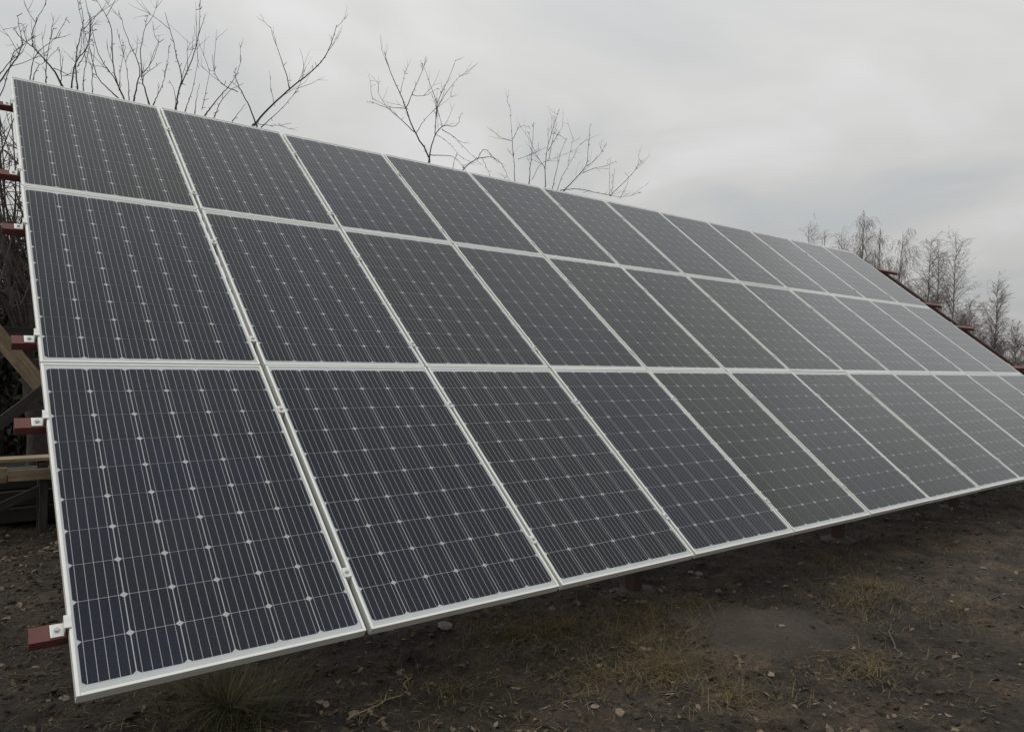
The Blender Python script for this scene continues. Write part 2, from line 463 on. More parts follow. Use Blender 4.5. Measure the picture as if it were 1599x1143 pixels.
m.tube([(-0.03, -0.045, 0), (-0.03, -0.12, -0.004), (-0.10, -0.3, -0.008)], [0.003] * 3, 5); m.tube([(0.03, -0.045, 0), (0.03, -0.12, -0.004), (0.10, -0.3, -0.008)], [0.003] * 3, 5)
mat_black = noisy('black_plastic', [(0.3, (0.012, 0.012, 0.012)), (0.7, (0.03, 0.03, 0.03))], 20, 0.5)
me_jbox = m.mesh('junction_box', [mat_black], recalc=True)
COLS, NEARC = 12, 8
ordn = ['first', 'second', 'third', 'fourth', 'fifth', 'sixth', 'seventh', 'eighth', 'ninth', 'tenth', 'eleventh', 'last']
rown = ['bottom', 'middle', 'top']
rc = random.Random(21)
TINT = [[.1, .15, .5, .15, .85, .3, .85, .6, .7, .6, .5, .4], [.1, .35, .7, .5, .85, .7, .8, .5, .5, .4, .3, .3], [.75, .4, .15, .5, .5, .4, .3, .3, .3, .3, .3, .3]]   # 0 = blue cells, 1 = brownish cells
for row in range(3):
    for col in range(COLS):
        p = empty('solar_panel')
        u0 = col * (PW + CG) + rc.uniform(-0.0025, 0.0025); s0 = row * (PH + RG) + rc.uniform(-0.0012, 0.0012)
        p.matrix_world = Matrix.Translation(plane(u0, s0, rc.uniform(-0.0015, 0.0015))) @ SL @ Matrix.Rotation(rc.uniform(-0.0009, 0.0009), 4, 'Z') @ Matrix.Rotation(rc.uniform(-0.002, 0.002), 4, 'X')
        where = ('in column %d' % (col + 1))
        tag(p, 'silver-framed dark solar panel, %s row, %s column counted from the plank bench end' % (rown[row], ordn[col]),
            'solar panel', 'solar panels of the tilted array')
        link('frame', me_frame, p); link('backsheet', me_back, p); link('glass', me_glass, p)
        jb = link('junction_box', me_jbox, p); jb.location = (PW / 2, PH - 0.2, -0.019)
        q = TINT[row][col]; k = rc.uniform(0.9, 1.1)
        base = np.array([0.0068, 0.0130, 0.0395]) * (1 - q) + np.array([0.0215, 0.0180, 0.0200]) * q
        base *= k
        if col < NEARC:
            for i in range(6):
                for j in range(10):
                    c = link('cell', me_cell, p)
                    x, y = cell_pos(i, j); c.location = (x, y, -0.0050)
                    f_ = rc.uniform(0.88, 1.13); g_ = rc.uniform(0.93, 1.07)
                    c.color = (base[0] * f_ * g_, base[1] * f_, base[2] * f_ / g_, 1)
        else:
            c = link('cell_sheet', me_cells, p); c.location = (0, 0, -0.0050); c['kind'] = 'stuff'
            c.color = (*base, 1)

# mounting frame: rails on rafters on posts, one welded thing
RAILS = [0.275, 1.300, 1.870, 2.890, 3.525, 4.540]
RW, RH = 0.060, 0.040                       # rail width up the slope, height across it
mf = empty('mounting_frame', (0, 0, 0))
tag(mf, 'red primed steel mounting frame of rails, rafters and posts carrying the solar panels', 'mounting frame')
rotS = Matrix.Rotation(TILT, 3, 'X')
tipL = [-0.112, -0.112, -0.102, -0.108, -0.118, -0.13]; tipR = [12.95, 12.95, 13.0, 13.06, 13.03, 13.13]
def tube_bar(name, a, b_, wy, wz, rot, wall=0.004):     # hollow rectangular steel tube from a to b along local x
    m = MB(); L = (b_ - a).length; c = (a + b_) / 2
    m.box((0, 0, wz / 2 - wall / 2), (L, wy, wall), None, 0)
    m.box((0, 0, -wz / 2 + wall / 2), (L, wy, wall), None, 0)
    m.box((0, wy / 2 - wall / 2, 0), (L - 0.0004, wall, wz - 2 * wall), None, 0)
    m.box((0, -wy / 2 + wall / 2, 0), (L - 0.0004, wall, wz - 2 * wall), None, 0)
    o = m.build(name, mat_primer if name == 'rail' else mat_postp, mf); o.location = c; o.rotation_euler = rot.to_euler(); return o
for k, s in enumerate(RAILS):
    tube_bar('rail', plane(tipL[k], s, -TH - RH / 2 - 0.002), plane(tipR[k], s, -TH - RH / 2 - 0.002), RW, RH, rotS)
RAFT = [0.75, 3.2, 5.75, 8.1, 10.4, 12.80]
rot_r = rotS @ Matrix.Rotation(math.pi / 2, 3, 'Z')
for u in RAFT:
    n0 = -TH - RH - 0.004 - 0.04
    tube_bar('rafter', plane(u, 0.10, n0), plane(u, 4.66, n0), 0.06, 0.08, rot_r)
    for yy, nm in ((1.12 if u < 1 else 0.62, 'post'), (3.05, 'post')):
        ztop = BOT + (yy / ct) * st - 0.10 / ct - 0.06
        g = height(u, yy)
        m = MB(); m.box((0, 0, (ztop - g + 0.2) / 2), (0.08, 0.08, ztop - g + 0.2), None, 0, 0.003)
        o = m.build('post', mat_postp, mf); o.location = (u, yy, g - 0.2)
        m = MB(); rr = random.Random(int(u * 100 + yy))
        n_ = 12; ring = []
        for lev, (rad, z) in enumerate([(0.17, -0.08), (0.15, 0.004), (0.09, 0.016)]):
            for k in range(n_):
                th = 2 * math.pi * k / n_; q = rad * rr.uniform(0.85, 1.15)
                m.v.append((q * math.cos(th), q * math.sin(th), z + rr.uniform(-0.006, 0.006)))
        for lev in range(2):
            for k in range(n_):
                k2 = (k + 1) % n_; m.f.append([lev * n_ + k, lev * n_ + k2, (lev + 1) * n_ + k2, (lev + 1) * n_ + k]); m.m.append(0)
        m.f.append([2 * n_ + k for k in range(n_)]); m.m.append(0)
        o = m.build('footing', mat_concrete, mf, True); o.location = (u, yy, g)
    a = Vector((u, 3.01, 0.55)); b_ = Vector((u, 1.4, BOT + 1.4 / ct * st - 0.19))
    d = b_ - a; rb = d.to_track_quat('X', 'Z').to_matrix()
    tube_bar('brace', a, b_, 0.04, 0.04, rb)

# clamps
m = MB()
m.box((0, 0, 0.0035), (0.033, 0.046, 0.004), None, 0, 0.0008); m.box((0, 0, -0.022), (0.014, 0.052, 0.046))
me_mid = m.mesh('body', [mat_zinc], recalc=True)
m = MB(); m.tube([(0, 0, 0.006), (0, 0, 0.014)], [0.0075, 0.0075], 6); m.tube([(0, 0, 0.0055), (0, 0, 0.0075)], [0.010, 0.010], 10)
me_bolt = m.mesh('bolt', [mat_bolt], recalc=True)
m = MB()
m.box((0.004, 0, 0.0035), (0.022, 0.050, 0.004), None, 0, 0.0008); m.box((-0.004, 0, -0.020), (0.004, 0.050, 0.044))
m.box((-0.024, 0, -0.0395), (0.040, 0.050, 0.005), None, 0, 0.0008)
me_end = m.mesh('body', [mat_zinc], recalc=True)
rl = ['lowest', 'second lowest', 'third lowest', 'fourth lowest', 'second highest', 'highest']
for k, s in enumerate(RAILS):
    for c_ in range(1, COLS):
        e = empty('mid_clamp'); e.matrix_world = Matrix.Translation(plane(c_ * (PW + CG) - CG / 2 + rc.uniform(-0.001, 0.001), s + rc.uniform(-0.01, 0.01), 0.0005)) @ SL
        tag(e, 'mid clamp on the %s rail between %s and %s column from the bench' % (rl[k], ordn[c_ - 1], ordn[c_]), 'clamp', 'mid clamps between the panels')
        link('body', me_mid, e); link('bolt', me_bolt, e)
    for side in (0, 1):
        e = empty('end_clamp')
        uu = -0.008 if side == 0 else COLS * (PW + CG) - CG + 0.008
        e.matrix_world = Matrix.Translation(plane(uu, s, 0.0005)) @ SL @ Matrix.Rotation(math.pi * side, 4, 'Z')
        tag(e, 'aluminium end clamp with bolt at the %s end of the %s rail' % (('plank bench', 'birch')[side], rl[k]), 'clamp', 'end clamps on the outer panel edges')
        link('body', me_end, e)
        b_ = link('bolt', me_bolt, e); b_.location = (-0.024, 0, -0.043)

# ---------------------------------------------------------------- lumber at the open end of the array
def board(parent, name, a, b_, wide, thick, mat, up=Vector((0, 0, 1)), seed=0):
    a = Vector(a); b_ = Vector(b_); d = b_ - a; L = d.length; x = d.normalized()
    y = up.cross(x); y.normalize(); z = x.cross(y)
    rot = Matrix((x, y, z)).transposed()
    rr = random.Random(seed)
    m = MB(); n_ = max(4, int(L / 0.18)); b0 = 0
    for i in range(n_ + 1):
        xx = -L / 2 + L * i / n_
        j = [rr.uniform(-0.003, 0.003) for _ in range(4)]
        e = 0.004
        hw, hz = wide / 2, thick / 2
        for (yy, zz) in ((-hw + j[0], -hz + e), (-hw + e, -hz + j[1]), (hw - e, -hz), (hw + j[2], -hz + e), (hw + j[2], hz - e), (hw - e, hz + j[3]), (-hw + e, hz + j[3]), (-hw + j[0], hz - e)):
            m.v.append((xx, yy, zz))
    for i in range(n_):
        for k in range(8):
            k2 = (k + 1) % 8; m.f.append([i * 8 + k, (i + 1) * 8 + k, (i + 1) * 8 + k2, i * 8 + k2]); m.m.append(0)
    m.f.append(list(range(8))); m.m.append(0); m.f.append([n_ * 8 + k for k in range(8)][::-1]); m.m.append(0)
    o = m.build(name, mat, parent, recalc=True)
    o.matrix_local = Matrix.Translation((a + b_) / 2) @ rot.to_4x4()
    return o
YB = 4.35
zt = at_y(40, 719, YB).z; zl = at_y(40, 742, YB - 0.05).z
x12 = at_y(12, 742, YB).x
pb = empty('plank_bench', (0, 0, 0))
tag(pb, 'low rough bench of weathered pine planks on dark timber legs', 'bench')
board(pb, 'top_plank', (-1.9, YB + 0.13, zt + 0.01), (1.25, YB + 0.11, zt - 0.005), 0.20, 0.028, mat_plank, seed=1)
board(pb, 'side_plank', (x12, YB - 0.03, zl), (1.3, YB - 0.03, zl - 0.01), 0.030, 0.092, mat_plank, seed=2)
board(pb, 'side_plank', (-1.95, YB - 0.035, zl + 0.012), (x12 - 0.008, YB - 0.03, zl + 0.008), 0.030, 0.12, mat_plank, seed=3)
for xx in (-1.6, at_y(68, 780, YB).x, 1.15):
    for yy in (YB + 0.015, YB + 0.19):
        board(pb, 'leg', (xx, yy, height(xx, yy) - 0.05), (xx, yy, zt - 0.03), 0.06, 0.05, mat_oldwood, Vector((0, 1, 0)), seed=int(xx * 10 + yy * 30))
board(pb, 'brace', (at_y(30, 790, YB).x - 0.3, YB + 0.08, 0.12), (at_y(75, 757, YB).x, YB + 0.08, zl - 0.12), 0.03, 0.07, mat_oldwood, seed=8)

ts = empty('added_timber_stack', (0, 0, 0))  # beams put in to darken the space below the bench
tag(ts, 'stack of dark old beams added to darken the space under and behind the plank bench', 'timber stack')
for lv in range(3):
    for k in range(4 - (lv == 2)):
        yy = YB + 0.34 + 0.17 * k + 0.04 * lv
        board(ts, 'beam', (-2.1 + rc.uniform(-.2, .2), yy, 0.09 + 0.13 * lv), (0.9 + rc.uniform(-.2, .3), yy + rc.uniform(-.03, .03), 0.09 + 0.13 * lv), 0.15, 0.12, mat_oldwood, seed=60 + lv * 5 + k)
YT = 6.4
tt = empty('timber_trestle', (0, 0, 0))
tag(tt, 'tall crossed timber trestle with a pale diagonal plank behind the plank bench', 'trestle')
A = at_y(-45, 474, YT); B = at_y(64, 603, YT); d = (B - A).normalized(); B2 = A + d * ((A.z + 0.02) / -d.z)
board(tt, 'diagonal_plank', A, B2, 0.05, 0.155, mat_plank, seed=11)
A = at_y(38, 588, YT + 0.12); dd = d
board(tt, 'diagonal_plank', A, A + dd * ((A.z + 0.02) / -dd.z), 0.04, 0.12, mat_greywood, seed=12)
A = at_y(130, 563, YT - 0.10); B = at_y(0, 661, YT - 0.10); d2 = (B - A).normalized()
board(tt, 'cross_beam', A - d2 * 0.2, A + d2 * ((A.z + 0.02) / -d2.z), 0.08, 0.11, mat_oldwood, seed=13)
A = at_y(-70, 515, YT + 0.35); B = at_y(100, 521, YT + 0.35)
board(tt, 'top_beam', A, B + Vector((0.8, 0, 0)), 0.16, 0.10, mat_oldwood, seed=14)
for xx in (A.x + 0.05, B.x + 0.7):
    board(tt, 'post', (xx, YT + 0.35, height(xx, YT) - 0.1), (xx, YT + 0.35, A.z - 0.05), 0.11, 0.11, mat_oldwood, Vector((0, 1, 0)), seed=15)

# ---------------------------------------------------------------- orchard trees behind the array, limbs traced from the photograph
def subdiv(pts, step):
    o = [pts[0]]
    for a, b_ in zip(pts[:-1], pts[1:]):
        n_ = max(1, int((b_ - a).length / step))
        for i in range(1, n_ + 1): o.append(a.lerp(b_, i / n_))
    return o
def smooth_line(pts, it=2):
    for _ in range(it):
        o = [pts[0]]
        for a, b_ in zip(pts[:-1], pts[1:]):
            o += [a.lerp(b_, 0.25), a.lerp(b_, 0.75)]
        o.append(pts[-1]); pts = o
    return pts
RIDGE = [(-200, 75), (20, 119), (248, 165), (437, 204), (599, 240), (731, 268), (845, 294), (943, 315), (1029, 330), (1332, 393)]
def ridge_y(px):                                   # photo row of the array's top edge, to know which limbs start behind it
    for (a, ya), (b_, yb) in zip(RIDGE[:-1], RIDGE[1:]):
        if px <= b_: return ya + (yb - ya) * (px - a) / (b_ - a)
    return 400
def orchard_tree(label, Y, trunk_px, limbs, sc_, off, seed, spread=0.5, extra=()):
    rr = random.Random(seed)
    zs, ox, oy = sc_, off[0], off[1]
    tx = at_y(trunk_px, 500, Y).x
    base = Vector((tx, Y, height(tx, Y)))
    t_ = empty('orchard_tree', base)
    tag(t_, label, 'tree', 'bare fruit trees behind the array')
    tk = MB(); br = MB(); tw = MB()
    fork = base + Vector((rr.uniform(-0.1, 0.1), rr.uniform(-0.1, 0.1), 1.35))
    tp = smooth_line([base - Vector((0, 0, 0.1)), base + Vector((0.03, 0, 0.5)), base + Vector((-0.04, 0.02, 0.95)), fork])
    tk.tube([p - base for p in tp], [0.13 - 0.045 * i / (len(tp) - 1) + (0.05 if i == 0 else 0) for i in range(len(tp))], 9)
    def twig(p, d, L, r, depth):
        n_ = 4; pts = [p]; q = p.copy(); dd = d.copy()
        for i in range(n_):
            dd = (dd + Vector((rr.gauss(0, .16), rr.gauss(0, .16), rr.gauss(0.06, .14)))).normalized()
            q = q + dd * (L / n_); pts.append(q.copy())
        tw.tube([x - base for x in pts], [r * (1 - 0.62 * i / n_) for i in range(n_ + 1)], 4)
        if depth > 0:
            for i in range(rr.randint(1, 3)):
                k = rr.randint(1, n_ - 1)
                s_ = (dd + Vector((rr.gauss(0, .7), rr.gauss(0, .5), rr.gauss(.1, .5)))).normalized()
                twig(pts[k], s_, L * rr.uniform(.3, .6), r * .65, depth - 1)
    samples = []
    for wpx, zp in limbs:
        dy = rr.uniform(-spread, spread)
        n_ = len(zp)
        sx, sy = ox + zp[0][0] * zs, oy + zp[0][1] * zs
        edge = sy >= ridge_y(sx) - 7
        if edge or not samples: Y0 = Y + dy
        else: Y0 = min(samples, key=lambda q: (q[0] - sx) ** 2 + (q[1] - sy) ** 2)[2]
        Ys = [Y0 + (0.6 * dy * i / n_ if not edge else 0.0) + 0.25 * spread * math.sin(i * 1.3 + seed) * i / n_ for i in range(n_)]
        pts = [at_y(ox + x * zs, oy + y * zs, Ys[i]) for i, (x, y) in enumerate(zp)]
        for i in range(n_ - 1):
            for f_ in (0, .25, .5, .75, 1):
                samples.append((ox + (zp[i][0] + (zp[i + 1][0] - zp[i][0]) * f_) * zs, oy + (zp[i][1] + (zp[i + 1][1] - zp[i][1]) * f_) * zs, Ys[i] + (Ys[i + 1] - Ys[i]) * f_))
        r0 = wpx * 0.62 / 2 / F * 10.5
        # hidden start: join the limb to the fork of its trunk
        s0 = pts[0]; d0 = (pts[0] - pts[1]).normalized()
        low = ''
        if edge:
            mid_ = fork.lerp(s0, 0.55) + Vector((0, 0, -0.12)) + d0 * 0.12
            tail = smooth_line([fork, mid_, s0 + d0 * 0.12, s0], 2)
            br.tube([p - base for p in tail], [max(r0 * 1.3, 0.010) + (r0 * 1.0 - max(r0 * 1.3, 0.010)) * i / (len(tail) - 1) for i in range(len(tail))], 6)
        pl = smooth_line(pts, 2); L = len(pl)
        for i in range(1, L - 1):
            pl[i] = pl[i] + Vector((rr.gauss(0, .003), rr.gauss(0, .006), rr.gauss(0, .003)))
        rad = [max(0.0026, r0 * (1 - 0.80 * (i / (L - 1)) ** 0.8)) for i in range(L)]
        br.tube([p - base for p in pl], rad, 6 if r0 > .012 else 5)
        # spurs and side shoots
        tot = sum((b_ - a).length for a, b_ in zip(pl[:-1], pl[1:]))
        for _ in range(int(tot * 7)):
            k = rr.randint(1, L - 2); ax = (pl[k + 1] - pl[k]).normalized()
            s_ = (ax * 0.5 + Vector((rr.gauss(0, .8), rr.gauss(0, .8), rr.gauss(.15, .6)))).normalized()
            p2 = pl[k] + s_ * rr.uniform(.015, .06)
            tw.tube([pl[k] - base, p2 - base, p2 + s_ * 0.012 - base], [0.0036, 0.003, 0.0045], 4)
        for _ in range(int(tot * 1.9 + rr.random())):
            k = rr.randint(L // 4, L - 2); ax = (pl[k + 1] - pl[k]).normalized()
            s_ = (ax * 0.9 + Vector((rr.gauss(0, .5), rr.gauss(0, .5), rr.gauss(.2, .35)))).normalized()
            twig(pl[k], s_, rr.uniform(.15, .6), 0.0036, 1)
    for fn in extra: fn(base, fork, br, tw, twig, rr)
    tk.build('trunk', mat_bark, t_, True)
    br.build('limbs', mat_bark, t_, True)
    tag(tw.build('twigs', mat_twig, t_, False), kind='stuff')
    return t_

T1 = [(3.4, [(-20, 390), (60, 280), (100, 220), (95, 160), (75, 70)]), (2.2, [(0, 330), (60, 260), (62, 220)]),
      (4.2, [(275, 380), (240, 310), (200, 270), (155, 215), (100, 180), (60, 130)]), (2.6, [(150, 210), (140, 165), (150, 130), (180, 60), (205, 18)]),
      (2.6, [(205, 365), (203, 290), (215, 220), (240, 125)]), (2.2, [(135, 350), (145, 270), (180, 220), (235, 185), (270, 130), (302, 78)]),
      (2.0, [(150, 350), (165, 300), (200, 280), (265, 210)]), (2.0, [(272, 380), (272, 290), (265, 220)]), (2.0, [(240, 305), (290, 330), (335, 345)]),
      (2.6, [(-30, 480), (10, 420), (35, 330), (60, 230), (105, 200)])]
T2 = [(3.6, [(345, 395), (335, 290), (345, 200), (375, 100), (355, -10)]), (3.4, [(320, 385), (330, 290), (360, 250), (398, 200), (408, 110), (385, 20), (378, -20)]),
      (2.2, [(345, 300), (390, 220), (405, 120), (425, 70)]), (2.2, [(372, 400), (378, 300), (400, 200), (405, 100)]), (2.0, [(412, 405), (410, 300), (425, 230), (410, 170)]),
      (2.8, [(512, 425), (440, 360), (415, 290), (400, 215), (370, 120), (345, 0)]), (3.0, [(550, 435), (500, 330), (440, 260), (415, 150), (400, 60)]),
      (3.4, [(550, 435), (510, 340), (500, 250), (496, 110), (460, 50), (420, -15)]), (2.0, [(530, 405), (535, 320), (560, 205)]),
      (3.6, [(600, 435), (612, 370), (630, 325), (600, 240), (565, 170), (530, 48)]), (3.6, [(662, 455), (640, 380), (630, 325), (625, 230), (642, 150), (658, 68)]),
      (2.4, [(630, 335), (680, 280), (708, 185)]), (2.0, [(630, 345), (690, 300), (718, 280)]), (2.6, [(690, 455), (715, 400), (735, 350), (755, 205)]),
      (2.0, [(575, 430), (570, 330), (555, 250), (520, 130)])]
T3 = [(4.2, [(785, 475), (800, 390), (815, 350), (790, 270), (772, 180), (735, 58)]), (3.6, [(800, 395), (830, 330), (870, 230), (890, 130), (892, -10)]),
      (2.2, [(785, 470), (780, 410), (755, 360)]), (2.2, [(870, 495), (875, 440), (890, 375)]), (3.4, [(922, 505), (970, 440), (1010, 400), (1050, 350), (1078, 265)]),
      (2.6, [(960, 512), (985, 450), (1040, 390), (1085, 375)]), (4.0, [(1140, 550), (1110, 470), (1070, 400), (1045, 330), (1055, 300)]),
      (2.6, [(1060, 410), (990, 380), (955, 330), (945, 245)]), (5.4, [(1140, 550), (1200, 480), (1290, 400), (1390, 320), (1450, 260), (1480, 190), (1502, 112)]),
      (3.0, [(1290, 395), (1270, 310), (1235, 210), (1205, 122)]), (2.4, [(1180, 555), (1230, 510), (1290, 450), (1325, 395)]), (2.0, [(1150, 555), (1240, 562), (1298, 550)]),
      (2.0, [(1222, 462), (1215, 430), (1210, 395)]), (2.2, [(830, 485), (860, 400), (885, 268)]), (2.0, [(900, 490), (925, 380), (935, 308)]), (2.0, [(1045, 530), (1075, 490), (1095, 465)])]
T4 = [(6.0, [(350, 640), (350, 580), (275, 465), (235, 350), (205, 270), (160, 180), (125, 62)]), (3.4, [(235, 350), (260, 290), (300, 200), (342, 100)]),
      (2.2, [(208, 272), (218, 220), (230, 165)]), (3.2, [(275, 465), (200, 395), (150, 350), (100, 330), (38, 312)]), (2.6, [(235, 348), (150, 345), (65, 298)]),
      (4.6, [(350, 600), (370, 490), (410, 440), (430, 430), (490, 442), (507, 378)]), (3.4, [(380, 485), (385, 390), (385, 305), (350, 220), (318, 125)]),
      (3.2, [(385, 400), (390, 310), (440, 220), (482, 108)]), (2.4, [(400, 330), (440, 260), (490, 200), (512, 185)]), (2.6, [(285, 470), (330, 400), (390, 340)]),
      (2.2, [(415, 440), (395, 370), (385, 300)]), (2.2, [(265, 282), (330, 290), (392, 248)]), (2.8, [(415, 455), (470, 485), (520, 540), (590, 610)]),
      (3.2, [(355, 580), (440, 580), (480, 590), (520, 640)]), (2.0, [(390, 480), (450, 520), (490, 570)]),
      (3.8, [(515, 655), (560, 610), (610, 590), (680, 590), (720, 640), (745, 705)]), (2.6, [(590, 600), (618, 540), (660, 580), (690, 620)]), (2.2, [(610, 592), (635, 640), (652, 685)]),
      (2.0, [(468, 640), (475, 600), (490, 572), (520, 600)])]
T6 = [(3.0, [(775, 705), (770, 600), (760, 490), (750, 330)]), (2.2, [(762, 512), (700, 490), (675, 468)]), (2.2, [(765, 500), (800, 430), (845, 440)]),
      (4.2, [(845, 720), (850, 640), (862, 550), (868, 415)]), (4.0, [(925, 740), (925, 640), (935, 540), (970, 430), (995, 348)]), (2.6, [(925, 645), (880, 580), (860, 530), (840, 465)]),
      (2.6, [(940, 560), (980, 490), (1015, 430)]), (3.2, [(960, 745), (985, 640), (1000, 570), (1030, 500)]), (2.4, [(985, 750), (1010, 680), (1060, 600), (1085, 540), (1112, 518)]),
      (2.4, [(860, 700), (900, 620), (960, 600), (1060, 560)]), (4.8, [(1020, 755), (1090, 680), (1135, 630), (1140, 520), (1150, 425)]), (3.0, [(1135, 632), (1190, 590), (1232, 518)]),
      (2.6, [(1110, 668), (1180, 640), (1240, 632), (1278, 608)]), (2.0, [(1040, 620), (1050, 560), (1066, 488)]), (2.6, [(945, 600), (960, 500), (985, 420)]),
      (3.4, [(1015, 752), (1080, 745), (1180, 765), (1245, 780), (1320, 790), (1405, 762)]), (3.2, [(1245, 782), (1330, 700), (1375, 650), (1408, 602)]), (2.2, [(1245, 780), (1243, 680)]),
      (2.2, [(1255, 765), (1270, 645)]), (2.0, [(1295, 795), (1335, 720), (1340, 690)]), (2.0, [(790, 600), (850, 580), (930, 540)])]
def tangle(base, fork, br, tw, twig, rr):          # unpruned lower shoots beside the end of the array
    for k in range(46):
        px = rr.uniform(-60, 60); py = rr.uniform(150, 400)
        p0 = at_y(px + rr.uniform(-10, 60), 430 + rr.uniform(-60, 60), base.y + rr.uniform(-.9, .9))
        p2 = at_y(px, py, base.y + rr.uniform(-.9, .9))
        p1 = p0.lerp(p2, .5) + Vector((rr.gauss(0, .25), rr.gauss(0, .3), rr.uniform(0, .35)))
        pl = smooth_line([p0, p1, p2], 2); r0 = rr.uniform(.006, .014)
        br.tube([p - base for p in pl], [r0 * (1 - .7 * i / (len(pl) - 1)) for i in range(len(pl))], 5)
        for _ in range(5):
            k_ = rr.randint(1, len(pl) - 2)
            twig(pl[k_], Vector((rr.gauss(0, 1), rr.gauss(0, .6), rr.gauss(0.1, .6))).normalized(), rr.uniform(.2, .55), .005, 1)
    for k in range(7):
        p = at_y(rr.uniform(-40, 60), 450, base.y + rr.uniform(-.5, .5))
        pl = smooth_line([fork + Vector((0, 0, -.2)), fork.lerp(p, .5) + Vector((0, 0, .3)), p, p + Vector((rr.gauss(0, .3), 0, .6))], 2)
        br.tube([q - base for q in pl], [.035 * (1 - .75 * i / (len(pl) - 1)) for i in range(len(pl))], 6)
orchard_tree('bare fruit tree rising beside the plank bench end of the array', 6.9, 60, T1, 0.3502, (0, 0), 3, 0.55, (tangle,))
orchard_tree('bare tree with a thicket of upright shoots above the first top-row panel', 7.6, 190, T2, 0.3502, (0, 0), 5, 0.5)
orchard_tree('bare tree with one long limb curving outward above the second top-row panel', 7.8, 350, T3, 0.3502, (0, 0), 8, 0.45)
orchard_tree('bare forked tree with an arching side branch above the fourth top-row panel', 8.6, 690, T4, 0.3149, (560, 60), 13, 0.4)
orchard_tree('bare tree with fanned shoots and a long low branch above the sixth panel', 9.4, 870, T6, 0.3149, (560, 60), 17, 0.4)

# ---------------------------------------------------------------- bramble thicket beyond the lumber
def thicket(label, x, y, rx, h, seed):
    rr = random.Random(seed); g = height(x, y)
    t_ = empty('bramble_bush', (x, y, g)); tag(t_, label, 'bush', 'bushes beyond the lumber')
    st_ = MB(); lf = MB()
    for k in range(150):
        a = rr.uniform(0, 6.283); q = rr.random() ** .5 * .5
        p = Vector((math.cos(a) * rx * q, math.sin(a) * rx * .6 * q, -0.05))
        top = Vector((math.cos(a) * rx * rr.uniform(.2, 1.05), math.sin(a) * rx * .6 * rr.uniform(.2, 1), h * rr.uniform(.45, 1.0)))
        midp = p.lerp(top, .55) + Vector((rr.gauss(0, .12), rr.gauss(0, .12), h * .14))
        end = top + Vector((rr.gauss(0, .3), rr.gauss(0, .25), rr.uniform(-.35, .12)))
        pl = smooth_line([p, midp, top, end], 2); L = len(pl); r0 = rr.uniform(.006, .013)
        st_.tube(pl, [r0 * (1 - .7 * i / (L - 1)) for i in range(L)], 4)
        for _ in range(34):
            i = rr.randint(2, L - 1); c_ = pl[i] + Vector((rr.gauss(0, .09), rr.gauss(0, .09), rr.gauss(0, .09)))
            s_ = rr.uniform(.035, .09); u_ = Vector((rr.gauss(0, 1), rr.gauss(0, 1), rr.gauss(0, 1))).normalized(); v_ = u_.cross(Vector((rr.gauss(0, 1), rr.gauss(0, 1), rr.gauss(0, 1)))).normalized()
            w_ = u_.cross(v_) * s_ * .25
            lf.poly([c_ - u_ * s_, c_ + v_ * s_ * .45 + w_, c_ + u_ * s_, c_ - v_ * s_ * .45 + w_])
    st_.build('stems', mat_bramble, t_); tag(lf.build('leaves', mat_dleaf, t_), kind='stuff')
for i, (px, Y, rx, h) in enumerate([(-90, 9.2, 1.3, 2.2), (-5, 9.6, 1.2, 2.35), (70, 9.8, 1.2, 2.15), (30, 11.5, 1.6, 3.35), (-60, 12.0, 1.7, 3.3), (120, 11.8, 1.6, 3.1), (190, 10.5, 1.3, 2.2)]):
    p = at_y(px, 600, Y)
    thicket(['low bramble bush at the outer end of the thicket by the trestle', 'low bramble bush right behind the trestle top beam', 'low bramble bush behind the pale diagonal plank', 'tallest dark bush of the thicket behind the trestle', 'tall dark bush at the outer end of the thicket', 'tall dark bush at the inner end of the thicket', 'innermost low bramble bush hidden behind the array'][i], p.x, Y, rx, h, 40 + i)

